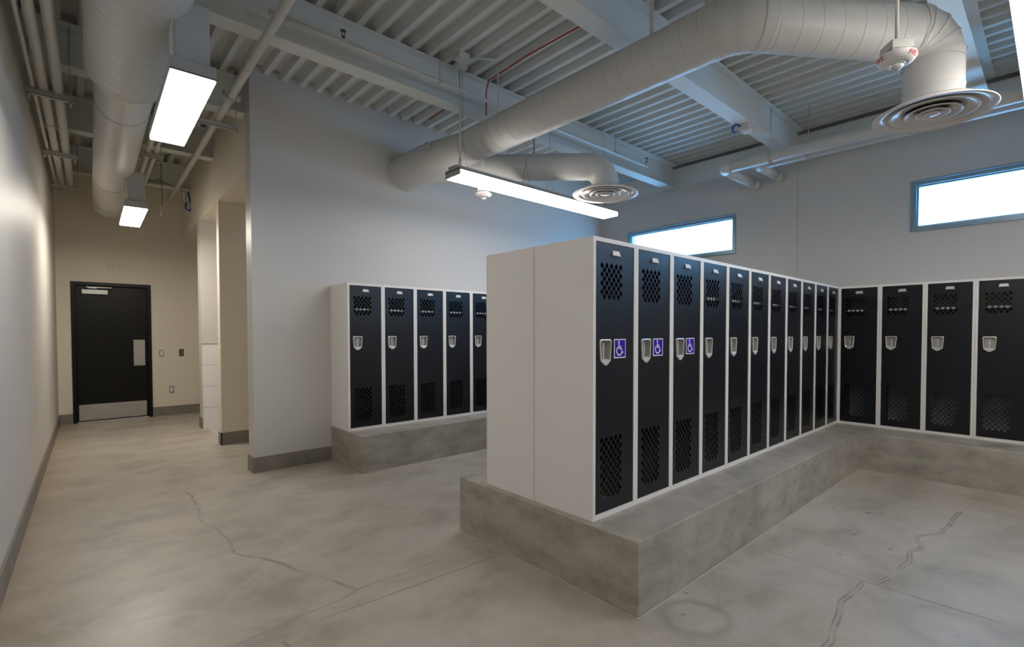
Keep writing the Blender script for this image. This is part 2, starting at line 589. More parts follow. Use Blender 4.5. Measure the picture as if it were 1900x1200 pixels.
w = MB()
w.box(-.9, XR + .4, YN - .2, YN, 0, ZW)
struct(w.build('wall_near', M['wall']))
# window wall with openings
WIN = [(3.10, 4.93), (-0.683, 1.147), (-4.466, -2.636)]
WZ0, WZ1 = 2.478, 3.027
w = MB()
sheet(w, [(YN - .2, 0), (YB + .2, 0), (YB + .2, ZB), (YN - .2, ZB)],
      [[(a, WZ0), (b, WZ0), (b, WZ1), (a, WZ1)] for a, b in WIN],
      lambda u, v, h: (XR + h, u, v), 0, .16)
struct(w.build('wall_right', M['wall']))
w = MB()
w.box(XR - .0015, XR, 2.3, 2.304, 1.9, ZB)
struct(w.build('trim_1', M['joint']))
w = MB()
w.box(XR + .012, XR + .03, YN, YB, ZB - .02, 3.862).box(XR + .03, XR + .17, YN, YB, ZB - .02, ZB)
struct(w.build('trim_2', M['beam']))
w = MB()
w.box(XR + .45, XR + .5, YN - .2, YB + .2, 3.4, 4.2).box(XR + .15, XR + .5, YN - .2, YB + .2, 3.38, 3.42)  # dark panels added behind the fascia to block sky light and darken the gap
struct(w.build('cavity_light_block', M['dark']))

# corridor right side: bulkhead above, wall stubs below
def slab(mb, xp0, xp1, y0, y1, z0, z1):
    vs = [(XS(xp, y), y, z) for z in (z0, z1) for y in (y0, y1) for xp in (xp0, xp1)]
    mb.add(vs, [(0, 2, 3, 1), (4, 5, 7, 6), (0, 1, 5, 4), (2, 6, 7, 3), (0, 4, 6, 2), (1, 3, 7, 5)])
w = MB()
slab(w, XC, XC + .2, YB + .2, YE, 2.99, ZT - .005)
slab(w, XC + .2, 3.6, YB + .2, YE, 2.99, 3.05)
struct(w.build('wall_bulkhead', M['wall_beige']))
w = MB()
slab(w, XC, 3.4, 7.09, 7.24, 0, 2.99)
struct(w.build('wall_pier', M['wall_beige']))
w = MB()
slab(w, XC, 3.4, 8.48, 8.72, 0, 2.99)
struct(w.build('wall_shower', M['wall']))
w = MB()
w.box(3.4, 3.6, YB + .2, YE, 0, 3.02)
struct(w.build('wall_alcove', M['wall_beige']))
w = MB()
slab(w, XC + .008, 3.4, 8.465, 8.48, 0, 1.225)
struct(w.build('trim_3', M['tile']))
w = MB()
slab(w, XC + .0, 3.4, 8.458, 8.48, 1.225, 1.232)
struct(w.build('trim_4', M['sealant']))
w = MB()
slab(w, XC + .05, 3.4, 7.24, 8.465, 0, .003)
struct(w.build('trim_5', M['tile']))

# baseboards
def base(name, fn):
    b = MB()
    fn(b)
    struct(b.build(name, M['base']))
base('baseboard_left', lambda b: slab(b, XL, XL + .014, YN, YE, 0, .15))
base('baseboard_corridor_end', lambda b: b.box(-.2, XD0 - .001, YE - .014, YE, 0, .15).box(XD1 + .001, 3.4, YE - .014, YE, 0, .15))
base('baseboard_back', lambda b: (b.box(1.289, 2.03, YB - .014, YB, 0, .15), b.box(1.275, 1.289, YB - .014, YB + .2, 0, .15)))
base('baseboard_pier', lambda b: (b.box(1.311, 3.4, 7.076, 7.09, 0, .15), slab(b, XC - .013, XC, 7.076, 7.24, 0, .15)))
base('baseboard_shower', lambda b: slab(b, XC - .013, XC, 8.48, 8.72, 0, .15))

# ------------------------------------------------------------------ ceiling deck
d = MB()
PIT = 0.165
prof = []
x = -1.0
while x < 7.4:
    prof += [(x, ZT), (x + .085, ZT), (x + .100, ZD), (x + .150, ZD)]
    x += PIT
n = len(prof)
Y0d, Y1d = YN - .3, 10.6
d.add([(px, Y0d, pz) for px, pz in prof] + [(px, Y1d, pz) for px, pz in prof], [(i, i + 1, n + i + 1, n + i) for i in range(n - 1)])
d.box(-1.2, 7.5, Y0d, Y1d, 4.16, 4.2)  # unseen roof slab added above the deck to stop light leaks
struct(d.build('ceiling', M['deck']))

def ibeam(y, x0, x1, name='beam'):
    b = MB()
    bf, tf, tw = .16, .013, .009
    b.box(x0, x1, y - bf / 2, y + bf / 2, ZB, ZB + tf)
    b.box(x0, x1, y - bf / 2, y + bf / 2, ZD - tf - .002, ZD - .002)
    b.box(x0, x1, y - tw / 2, y + tw / 2, ZB + tf, ZD - tf - .002)
    return struct(b.build(name, M['beam']))
for k, (y, x0, x1) in enumerate([(4.10, XS(XL, 4.1), XR), (2.32, XS(XL, 2.3), XR), (.56, XS(XL, .5), XR), (-1.22, XS(XL, -1.2), XR), (-3.0, XS(XL, -3), XR),
                  (5.72, XS(XL, 5.7), XS(XC, 5.7)), (7.42, XS(XL, 7.4), XS(XC, 7.4)), (9.3, XS(XL, 9.3), XS(XC, 9.3))]):
    ibeam(y, x0, x1)

# ------------------------------------------------------------------ windows
for k, (a, b_) in enumerate(WIN):
    fr = MB()
    t, lip = .052, .014
    # outer lip just proud of the wall, then the recessed frame and the stop
    def ring(mb, y0, y1, z0, z1, t, x0, x1):
        mb.box(x0, x1, y0, y0 + t, z0, z1).box(x0, x1, y1 - t, y1, z0, z1)
        mb.box(x0, x1, y0 + t, y1 - t, z0, z0 + t).box(x0, x1, y0 + t, y1 - t, z1 - t, z1)
    ring(fr, a, b_, WZ0, WZ1, lip, XR - .012, XR + .15)
    ring(fr, a + lip, b_ - lip, WZ0 + lip, WZ1 - lip, t - lip, XR + .012, XR + .15)
    ring(fr, a + t, b_ - t, WZ0 + t, WZ1 - t, .016, XR + .035, XR + .12)
    f = struct(fr.build('window_%d' % (k + 1), M['winframe'], bevel=.003))
    g = MB()
    g.box(XR + .075, XR + .081, a + t + .004, b_ - t - .004, WZ0 + t + .004, WZ1 - t - .004)
    g.build('pane', M['glass'], f)

# ------------------------------------------------------------------ corridor door
dr = MB()
dr.box(XD0 + .052, XD1 - .052, YE + .03, YE + .075, .022, HD - .052)
door = struct(dr.build('door_1', M['doorblack'], bevel=.002))
b = MB()
b.box(XD0, XD0 + .05, YE - .022, YE + .15, 0, HD).box(XD1 - .05, XD1, YE - .022, YE + .15, 0, HD)
b.box(XD0 + .05, XD1 - .05, YE - .022, YE + .15, HD - .05, HD)
b.box(XD0 + .05, XD0 + .066, YE + .075, YE + .15, 0, HD - .05).box(XD1 - .066, XD1 - .05, YE + .075, YE + .15, 0, HD - .05)
b.build('door_frame', M['doorblack'], door, bevel=.002)
b = MB()
b.box(.072, .885, YE + .0275, YE + .03, .028, .272)
b.build('kick_plate', M['brushed'], door)
b = MB()
b.box(.732, .875, YE + .0275, YE + .03, .851, 1.268)
b.lathe([(0.0, 0), (.006, .0), (.006, .003)], (.80, YE + .0275, 1.19), (0, -1, 0), 12)
b.build('push_plate', M['brushed'], door)
b = MB()
b.box(.127, .430, YE - .02, YE + .03, 1.98, 2.05)
cl = b.build('door_closer', M['silver'], door, bevel=.004)
b = MB()
b.box(.19, .47, YE - .028, YE - .018, 2.078, 2.092).box(.19, .30, YE - .034, YE - .028, 2.066, 2.080)
b.lathe([(0, 0), (.016, 0), (.016, .03), (0, .03)], (.19, YE - .024, 2.070), (0, 0, 1), 16)
b.lathe([(0, 0), (.014, 0), (.014, .028), (0, .028)], (.46, YE - .024, 2.072), (0, 0, 1), 16)
b.build('closer_arm', M['silver'], cl)
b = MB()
b.box(XD0 + .05, XD1 - .05, YE + .0, YE + .1, 0, .012)  # pale strip standing in for the bright lit gap under the door
b.build('lit_gap_strip', M['alu'], door)

# wall plates beside the door
def wall_plate(name, label, cat, x0, x1, z0, z1, plate, rocker, inner):
    t = thing(name, label, cat, ((x0 + x1) / 2, YE, (z0 + z1) / 2))
    hw, hh = (x1 - x0) / 2, (z1 - z0) / 2
    b = MB()
    b.box(-hw, hw, -.007, 0, -hh, hh)
    b.build('cover_plate', plate, t, bevel=.0025)
    b = MB()
    if inner == 'rocker':
        b.box(-.017, .017, -.011, -.007, -.034, .034)
        b.build('rocker', rocker, t, bevel=.002)
    elif inner == 'outlet':
        b.box(-.017, .017, -.010, -.007, -.034, .034)
        o = b.build('receptacle', rocker, t, bevel=.002)
        for zz in (-.018, .018):
            for xx in (-.008, .005):
                c = MB()
                c.box(xx, xx + .003, -.0106, -.010, zz - .005, zz + .005)
                c.build('slot', M['dark'], o)
    else:
        for zz in (-.028, .0, .028):
            b.box(-.016, .016, -.010, -.007, zz - .008, zz + .008)
        b.build('keypad', rocker, t, bevel=.001)
    return t
wall_plate('light_switch', 'steel light switch with white rocker right of the black door', 'switch', 1.052, 1.120, .984, 1.103, M['brushed'], M['white'], 'rocker')
wall_plate('wall_control', 'dark bronze wall control plate on beige end wall', 'switch', 1.324, 1.392, .984, 1.106, M['bronze'], M['brass'], 'keys')
wall_plate('power_outlet', 'low steel framed power outlet on beige end wall', 'outlet', 1.180, 1.248, .368, .492, M['brushed'], M['white'], 'outlet')
t = thing('door_sensor', 'small beige wall device mounted above the black door', 'sensor', (.472, YE, 2.42))
b = MB(); b.box(-.034, .034, -.022, 0, -.06, .06); b.build('case', M['wall_beige'], t, bevel=.006)
b = MB(); b.lathe([(0, 0), (.014, 0), (.010, .012), (0, .014)], (0, -.022, .02), (0, -1, 0), 16); b.build('lens', M['alarm'], t)

# ------------------------------------------------------------------ concrete benches
ZBN = .370
def bench(name, label, boxes, seal):
    b = MB()
    for bx in boxes:
        b.box(*bx[:4], 0, ZBN)
    o = b.build(name, M['bench'], bevel=.006)
    tag(o, label, 'bench', 'concrete locker plinths')
    c = MB()
    for x0, x1, y0, y1 in seal:
        c.box(x0, x1, y0, y1, .0002, .003)
    c.build('sealant_line', M['sealant'], o)
    return o
XBF, XBR = 1.963, 5.784
bench('concrete_plinth', 'long concrete plinth under the central locker row', [(XBF, XBR, 1.381, 2.894)],
      [(XBF - .007, XBF, 1.374, 2.894), (XBF, XBR, 1.374, 1.381)])
bench('concrete_plinth', 'stained concrete plinth under the lockers along the window wall', [(XBR, XR, YN + .02, 4.68)],
      [(XBR - .007, XBR, YN + .1, 1.374)])
bench('concrete_plinth', 'concrete plinth under the lockers against the big white wall', [(2.03, XR, 4.68, YB)],
      [(2.023, 2.03, 4.673, YB), (2.03, XBR, 4.673, 4.68)])

# ------------------------------------------------------------------ lockers
LW, LD, LH = .3834, .460, 1.524
DX0, DX1, DZ0, DZ1 = .0225, .3605, .030, 1.499
def rhomb(cx, cz, a, b_):
    return [(cx - a, cz), (cx, cz - b_), (cx + a, cz), (cx, cz + b_)]
holes = []
def pattern(x0, ncol, ztop, rows, ph=.0205, pv=.048, a=.0150, b_=.0192):
    for c in range(ncol * 2 - 1):
        for r in range(rows):
            holes.append(rhomb(x0 + c * ph, ztop - r * pv - (c % 2) * pv / 2, a, b_))
pattern(.0765, 5, 1.376, 4)
pattern(.0765, 5, .425, 7)
HX0, HX1, HZ0, HZ1 = .052, .154, .851, .977
def handle_outline(grow=0.0):
    cx = (HX0 + HX1) / 2
    wt, wb = (HX1 - HX0) / 2 + grow, (HX1 - HX0) / 2 - .008 + grow
    return [(cx - wb + .008, HZ0 - grow), (cx + wb - .008, HZ0 - grow), (cx + wb, HZ0 + .010 - grow), (cx + wt, HZ1 - .010 + grow),
            (cx + wt - .008, HZ1 + grow), (cx - wt + .008, HZ1 + grow), (cx - wt, HZ1 - .010 + grow), (cx - wb, HZ0 + .010 - grow)]
hole_h = handle_outline(-.006)
F = lambda u, v, h: (u, h, v)
door_mb = MB()
sheet(door_mb, [(DX0, DZ0), (DX1, DZ0), (DX1, DZ1), (DX0, DZ1)], holes + [hole_h], F, .004, .006)
# turned-in door edges
for (x0, x1, z0, z1) in ((DX0, DX0 + .002, DZ0, DZ1), (DX1 - .002, DX1, DZ0, DZ1), (DX0, DX1, DZ0, DZ0 + .002), (DX0, DX1, DZ1 - .002, DZ1)):
    door_mb.box(x0, x1, .006, .022, z0, z1)

def body_mesh(rivets=None):
    b = MB()
    t = .003
    W_ = LW - .0012
    b.box(.0006, .0006 + t, .0, LD, 0, LH).box(W_ + .0006 - t, W_ + .0006, .0, LD, 0, LH)
    b.box(.0036, W_ - .0024, .012, LD, LH - t, LH).box(.0036, W_ - .0024, .012, LD, 0, t)
    b.box(.0036, W_ - .0024, LD - t, LD, t, LH - t)
    # face frame
    b.box(.0036, DX0 - .002, 0, .016, 0, LH).box(DX1 + .002, W_ - .0024, 0, .016, 0, LH)
    b.box(DX0 - .002, DX1 + .002, 0, .016, 0, DZ0 - .002).box(DX0 - .002, DX1 + .002, 0, .016, DZ1 + .002, LH)
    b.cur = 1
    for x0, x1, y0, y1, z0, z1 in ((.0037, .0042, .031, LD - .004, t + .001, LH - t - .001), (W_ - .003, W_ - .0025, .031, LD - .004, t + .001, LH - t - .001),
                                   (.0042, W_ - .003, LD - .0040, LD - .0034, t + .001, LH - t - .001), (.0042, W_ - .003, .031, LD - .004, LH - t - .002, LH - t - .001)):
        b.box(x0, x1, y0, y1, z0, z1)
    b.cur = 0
    # door stops inside the frame
    b.box(DX0 - .002, DX0 + .012, .024, .03, 0, LH).box(DX1 - .012, DX1 + .002, .024, .03, 0, LH)
    if rivets is not None:
        xs = .0006 if rivets < 0 else W_ + .0006
        def rv(y, z):
            b.lathe([(.0045, 0), (.0040, .0012), (.002, .002), (0, .0022)], (xs, y, z), (rivets, 0, 0), 8)
        for z in (.03, .12, .30, .48, .68, .88, 1.08, 1.28, 1.40):
            rv(LD - .022, z)
            if z not in (.12, 1.40):
                rv(.040, z)
        for y in (.12, .25, .36):
            rv(y, .02)
        # folded edge strip
        b.box(*((xs - .0012, xs) if rivets < 0 else (xs, xs + .0012)), LD - .010, LD, 0, LH)
        b.box(*((xs - .0012, xs) if rivets < 0 else (xs, xs + .0012)), 0, .012, 0, LH)
    return b
def handle_mesh():
    b = MB()
    o1, o2, o3 = handle_outline(0), handle_outline(-.0055), handle_outline(-.013)
    n = len(o1)
    rings = [[(u, .0040, v) for u, v in o1], [(u, -.0030, v) for u, v in handle_outline(-.001)], [(u, -.0042, v) for u, v in o2],
             [(u, -.002, v) for u, v in handle_outline(-.0085)], [(u, .026, v + .000) for u, v in o3]]
    vs = [p for r in rings for p in r]
    fs = [(i * n + j, i * n + (j + 1) % n, (i + 1) * n + (j + 1) % n, (i + 1) * n + j) for i in range(len(rings) - 1) for j in range(n)]
    b.add(vs, fs[:-n], False)
    b.cur = 1
    b.add(vs[-2 * n:], [(j, (j + 1) % n, n + (j + 1) % n, n + j) for j in range(n)] + [tuple(range(n, 2 * n))], False)
    b.cur = 0
    # tongue under the cup
    cx = (HX0 + HX1) / 2
    b.prism([(cx - .034, HZ0 + .002), (cx - .022, HZ0 - .008), (cx - .007, HZ0 - .017), (cx + .007, HZ0 - .017), (cx + .022, HZ0 - .008), (cx + .034, HZ0 + .002)],
            F, .004, -.0032)
    return b
def lock_mesh():
    b = MB()
    cx = (HX0 + HX1) / 2
    b.box(cx - .004, cx + .004, .014, .026, HZ0 + .022, HZ1 - .02)      # lift bar
    b.lathe([(.009, 0), (.009, .006), (.006, .008), (0, .008)], (cx, .026, HZ0 + .066), (0, -1, 0), 14)
    b.box(cx - .034, cx + .034, .004, .020, HZ0 + .010, HZ0 + .018)
    b.lathe([(.004, 0), (.004, .003), (0, .003)], (cx, -.0032, HZ0 - .009), (0, -1, 0), 10)
    b.lathe([(.004, 0), (.004, .003), (0, .003)], (cx - .02, .026, HZ1 - .030), (0, -1, 0), 10)
    return b
def plate_mesh():
    b = MB()
    c0, c1 = .157, .229
    vs = [(c0, .004, 1.434), (c1, .004, 1.434), (c1 - .006, .004, 1.466), (c0 + .006, .004, 1.466),
          (c0 + .001, -.007, 1.436), (c1 - .001, -.007, 1.436), (c1 - .010, -.001, 1.462), (c0 + .010, -.001, 1.462)]
    b.add(vs, [(3, 2, 1, 0), (4, 5, 6, 7), (0, 1, 5, 4), (1, 2, 6, 5), (2, 3, 7, 6), (3, 0, 4, 7)], False)
    b.cur = 1
    b.box(c0 + .006, c1 - .006, -.0078, -.005, 1.437, 1.4415)
    return b

def make_locker(name, label, group, body):
    t = thing(name, label, 'locker', (0, 0, 0), 0, group)
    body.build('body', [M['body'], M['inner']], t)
    d_ = door_mb.build('door', M['door'], t)
    h = handle_mesh().build('handle', [M['steel'], M['cup']], d_)
    h['label'] = 'recessed stainless handle cup'
    lock_mesh().build('lift_latch', M['steel'], d_)
    plate_mesh().build('number_plate', [M['alu'], M['cup']], d_)
    s = MB()
    s.box(.006, LW - .006, .035, LD - .005, 1.262, 1.265).box(.006, LW - .006, .033, .035, 1.246, 1.265)
    s.build('shelf', M['body'], t)
    return t

# accessibility sign ------------------------------------------------
SX0, SX1, SZ0, SZ1 = .180, .286, .870, .977
def add_sign(t):
    b = MB()
    y0, y1 = .004, .0018
    b.box(SX0, SX1, y1, y0, SZ0, SZ1)
    b.cur = 1
    m_ = .006
    b.box(SX0 + m_, SX1 - m_, y1 - .0006, y1, SZ0 + m_, SZ1 - m_)
    s = b.build('accessibility_sign', [M['white'], M['violet']], t)
    s['label'] = 'violet sign with white border'
    k = MB()
    cx, cz, sc = (SX0 + SX1) / 2 - .002, (SZ0 + SZ1) / 2 - .008, .1
    y = y1 - .0008
    def seg(p, q, w_):
        p, q = Vector(p), Vector(q)
        d0 = (q - p).normalized()
        nn = Vector((-d0.y, d0.x)) * w_ / 2
        k.add([(a.x, y, a.y) for a in (p + nn, p - nn, q - nn, q + nn)], [(0, 1, 2, 3)], False)
    def disc(c, r):
        k.add([(c[0] + r * math.cos(a * math.pi / 8), y, c[1] + r * math.sin(a * math.pi / 8)) for a in range(16)], [tuple(range(16))], False)
    hx, hz = cx - .008, cz + .040
    disc((hx, hz), .0062)
    seg((hx + .0005, hz - .004), (hx + .001, cz + .006), .0072)
    seg((hx - .001, cz + .018), (cx + .012, cz + .018), .0055)
    seg((hx - .001, cz + .0075), (cx + .014, cz + .0075), .0068)
    seg((cx + .012, cz + .010), (cx + .022, cz - .016), .0070)
    seg((cx + .020, cz - .0145), (cx + .029, cz - .011), .0060)
    wc, wr = (cx - .004, cz - .004), .0215
    N = 26
    a0, a1 = math.radians(118), math.radians(352)
    pts_o = [(wc[0] + (wr + .0034) * math.cos(a0 + (a1 - a0) * i / N), wc[1] + (wr + .0034) * math.sin(a0 + (a1 - a0) * i / N)) for i in range(N + 1)]
    pts_i = [(wc[0] + (wr - .0034) * math.cos(a0 + (a1 - a0) * i / N), wc[1] + (wr - .0034) * math.sin(a0 + (a1 - a0) * i / N)) for i in range(N + 1)]
    k.add([(u, y, v) for u, v in pts_o + pts_i], [(i, i + 1, N + 2 + i, N + 1 + i) for i in range(N)], False)
    k.v = [(cx + (a - cx) * 1.12, b_, cz + (c_ - cz) * 1.12) for a, b_, c_ in k.v]
    k.build('wheelchair_symbol', M['white'], s)

ORD = ['first', 'second', 'third', 'fourth', 'fifth', 'sixth', 'seventh', 'eighth', 'ninth', 'tenth', 'eleventh']
GA, GL, GR = 'black-doored lockers of the central row', 'black-doored lockers against the big white wall', 'black-doored lockers along the window wall'
XF, YF = 2.0027, 1.7023
proto = make_locker('locker', '', GA, body_mesh())
end_l = make_locker('locker', '', GA, body_mesh(-1))
end_r = make_locker('locker', 'locker backing the row, seen only as the left half of the grey end panel', 'lockers behind the central row', body_mesh(1))
end_r.location = (XF + LW, YF + 2 * LD + .006, ZBN)
end_r.rotation_euler = (0, 0, math.pi)
# central row
for k in range(11):
    loc = (XF + k * LW, YF, ZBN)
    if k == 0:
        lab = 'black-doored locker with violet wheelchair sign at the near end of the central row'
        o = end_l
        o.location = loc
        o['label'] = lab
    else:
        if k < 3:
            lab = '%s locker from the near end of the central row, black door with violet wheelchair sign' % ORD[k]
        elif k == 10:
            lab = 'last plain black locker of the central row, in the corner by the window wall'
        else:
            lab = 'plain black locker without a sign, %s from the near end of the central row' % ORD[k]
        if k == 1:
            o = proto
            o.location = loc
            o['label'] = lab
        else:
            o = copy_tree(proto, loc, 0, lab)
    # shelves sit lower in the three signed lockers
    if k < 3:
        sh = [c for c in o.children if c.name.startswith('shelf')][0]
        sh.location.z = -.33
signed = [o for o in COL.objects if o.type == 'EMPTY' and o.name.startswith('locker') and 'wheelchair' in o['label']]
# put the lowered shelf only in those three: the prototype is number two, so raise the copies again
for o in COL.objects:
    if o.name.startswith('locker') and o.type == 'EMPTY' and o not in signed:
        for c in o.children:
            if c.name.startswith('shelf'):
                c.location.z = 0
# along the window wall
RX = XF + 11 * LW
for k in range(5):
    lab = 'black locker on the window wall, %s from the inner corner' % ORD[k] if k < 4 else 'black locker on the window wall, fifth from the corner beyond the frame'
    o = copy_tree(proto, (RX, YF - k * LW, ZBN), -math.pi / 2, lab)
    o['group'] = GR
    for c in o.children:
        if c.name.startswith('shelf'):
            c.location.z = 0
# against the big wall
for k in range(7):
    src = end_l if k == 0 else proto
    lab = ['leftmost black locker against the big white wall, its grey side showing',
           'second black locker from the left against the big white wall',
           'third black locker from the left against the big white wall',
           'fourth black locker from the left against the big white wall',
           'fifth black locker against the big white wall, half hidden by the central row',
           'sixth black locker against the big white wall, hidden behind the central row',
           'seventh black locker against the big white wall, hidden behind the central row'][k]
    o = copy_tree(src, (2.0415 + k * LW, 5.0, ZBN), 0, lab)
    o.scale = (1, (YB - 5.0) / LD * .995, 1)
    o['group'] = GL
    for c in o.children:
        if c.name.startswith('shelf'):
            c.location.z = 0
for o in signed:
    add_sign(o)

# ------------------------------------------------------------------ luminaires
def pendant(label, x0, x1, y0, y1, zb, loc_group, lens):
    t = thing('linear_pendant_light', label, 'ceiling light', ((x0 + x1) / 2, (y0 + y1) / 2, zb), 0, loc_group)
    hx, hy = (x1 - x0) / 2, (y1 - y0) / 2
    b = MB()
    b.box(-hx, hx, -hy, hy, .062, .078).box(-hx, hx, -hy + .05, hy - .05, .078, .105)
    b.build('housing', M['housing'], t, bevel=.003)
    b = MB()
    b.box(-hx - .003, hx + .003, -hy - .003, hy + .003, .052, .062)
    b.build('rim', M['rim'], t)
    for s in (-1, 1):
        b = MB()
        xx = s * hx
        b.box(min(xx, xx - s * .012), max(xx, xx - s * .012), -hy, hy, .004, .062)
        b.build('end_cap', M['housing'], t)
    for s in (-1, 1):
        b = MB()
        a0, a1 = (-hx + .012, -.002) if s < 0 else (.002, hx - .012)
        b.box(a0, a1, -hy + .002, hy - .002, 0, .052)
        b.build('lens', lens, t, bevel=.006)
    for xx in (-hx + .12, -hx * .22, hx * .08, hx - .15):
        b = MB()
        zt = ZD - zb
        b.tube([(xx, 0, .35), (xx, 0, zt)], .0018, 6)
        for s in (-1, 1):
            b.tube([(xx + s * .06, 0, .10), (xx, 0, .352)], .0018, 6)
        b.build('suspension_cable', M['cable'], t)
    b = MB()
    b.tube([(-hx + .09, 0, .10), (-hx + .09, 0, ZD - zb)], .009, 10)
    b.box(-hx + .04, -hx + .14, -.05, .05, ZD - zb - .05, ZD - zb)
    b.build('power_stem', M['pipe'], t)
    return t
PG = 'suspended linear lights of the locker room'
pendant('long white linear light hanging above the lockers near the big wall', 2.62, 5.0, 3.845, 4.080, 2.845, PG, M['lens_wall'])
pendant('bright linear light cut off by the right edge of the frame', 2.75, 5.13, -.065, .180, 2.845, PG, M['lens_room'])
pendant('unseen linear light added behind the camera for fill', 2.75, 5.13, -3.97, -3.73, 2.845, PG, M['lens_room'])  # out of view, added to raise the light level of the room

def corridor_light(label, xp, y0, y1, zb, lens, ballast=True):
    yc = (y0 + y1) / 2
    t = thing('corridor_light', label, 'ceiling light', (XS(xp, yc), yc, zb), -SL, 'white corridor lights beside the big duct')
    L2 = (y1 - y0) / 2
    hw = .103
    b = MB()
    b.box(-hw, hw, -L2, L2, .022, .088).box(-hw * .7, hw * .7, -L2 + .05, L2 - .05, .088, .10)
    b.build('housing', M['housing'], t, bevel=.004)
    b = MB(); b.box(-hw - .003, hw + .003, -L2 - .003, L2 + .003, .014, .022); b.build('rim', M['rim'], t)
    b = MB(); b.box(-hw + .004, hw - .004, -L2 + .004, L2 - .004, 0, .014); b.build('lens', lens, t, bevel=.003)
    if ballast:
        b = MB(); b.box(-.075, .085, -L2 + .06, -L2 + .36, .10, .43); b.build('ballast_box', M['ballast'], t, bevel=.004)
        b = MB(); b.tube([(-.09, -L2 + .05, .09), (-.095, -L2 + .05, .2), (-.085, -L2 + .05, .35)], .008, 8); b.build('conduit', M['pipe'], t)
    for s in (-1, 1):
        b = MB(); b.tube([(0, s * (L2 - .25), .10), (0, s * (L2 - .25), ZD - zb)], .006, 8); b.build('hanger_rod', M['galv'], t)
    return t
corridor_light('near white corridor light beside the large duct', .437, 3.25, 4.50, 2.760, M['lens_near'])
corridor_light('far small-looking corridor light at the end of the duct', .402, 7.13, 8.35, 2.765, M['lens_far'])

corridor_light('unseen fill light added over the corridor behind the camera', .42, -.85, .40, 2.765, M['lens_fill'])  # added out of view to brighten the near wall and locker end

# alcove lights (unseen fittings assumed inside the side rooms off the corridor)
def alcove_light(label, x, y, hw):
    t = thing('alcove_light', label, 'ceiling light', (x, y, 2.99), 0, 'unseen flat lights inside the side rooms')
    b = MB(); b.box(-hw, hw, -.09, .09, -.03, 0); b.build('housing', M['housing'], t)
    b = MB(); b.box(-hw + .02, hw - .02, -.07, .07, -.04, -.03); b.build('lens', M['lens_alcove'], t)
alcove_light('unseen flat light inside the tiled side room', 2.4, 7.8, .25)
alcove_light('unseen flat light inside the side room nearest the big wall', 2.6, 6.4, .15)

# ------------------------------------------------------------------ ducts
def ring_band(mb, c, ax, r, wd, th=.006, n=40):
    mb.lathe([(r - .002, -wd / 2), (r + th, -wd / 2), (r + th, wd / 2), (r - .002, wd / 2)], c, ax, n, smooth=False)
# corridor duct
axA = Vector((SL, 1, 0)).normalized()
def PA(y, z=3.254):
    return Vector((XS(.227, y), y, z))
t = thing('air_duct', 'large round grey duct running down the corridor ceiling to the door', 'duct', PA(4.6))
def to_local(mb, t):
    o = Vector(t.location)
    mb.v = [tuple(Vector(v) - o) for v in mb.v]
    return mb
b = MB(); b.spiral(PA(-2.0), PA(4.58), .230, groove=.0045, gw=.007); to_local(b, t).build('duct_section', M['duct'], t)
b = MB(); b.lathe([(.230, 0), (.234, .01), (.234, .03), (.231, .04), (.229, .06), (.180, .24), (.178, .30)], PA(4.56), axA, 48)
ring_band(b, PA(4.60), axA, .230, .02); to_local(b, t).build('reducer', M['duct'], t)
b = MB(); b.lathe([(.178, 0), (.178, 3.10), (.182, 3.11), (.182, 3.13), (.178, 3.14), (.178, 4.74), (.184, 4.75), (.184, 4.78), (0, 4.78)], PA(4.84), axA, 48)
to_local(b, t).build('duct_section', M['duct'], t)
for y in (5.3, 7.9, 9.2):
    b = MB(); ring_band(b, PA(y), axA, .178, .03, .003); b.tube([PA(y) + Vector((0, 0, .178)), Vector((XS(.227, y), y, ZD))], .006, 8)
    to_local(b, t).build('duct_hanger', M['galv'], t)

# locker room duct: wall trunk, spiral run, elbow, cross run, drop
XD_, ZDU, RB = 3.0, 3.292, .162
tB = thing('air_duct', 'round grey duct crossing the room from the big wall to the near diffuser', 'duct', (XD_, YB, ZDU))
b = MB()
nT = 44
prof = [(YB, 2.935, 3.285, .207), (5.38, 2.935, 3.285, .207), (5.0, 2.94, 3.286, .204), (4.75, 2.955, 3.288, .195), (4.45, 2.985, 3.291, .175), (4.28, 3.0, 3.292, .165), (4.20, 3.0, 3.292, .163)]
vs = []
for y, cx, cz, r in prof:
    vs += [(cx + r * math.cos(2 * math.pi * j / nT), y, cz + r * math.sin(2 * math.pi * j / nT)) for j in range(nT)]
b.add(vs, [(i * nT + j, i * nT + (j + 1) % nT, (i + 1) * nT + (j + 1) % nT, (i + 1) * nT + j) for i in range(len(prof) - 1) for j in range(nT)], True)
ring_band(b, (3.0, 4.22, ZDU), (0, 1, 0), .163, .02, .004)
to_local(b, tB).build('trunk', M['duct'], tB)
b = MB(); b.spiral((XD_, 4.21, ZDU), (XD_, 1.555, ZDU), RB); to_local(b, tB).build('duct_section', M['duct'], tB)
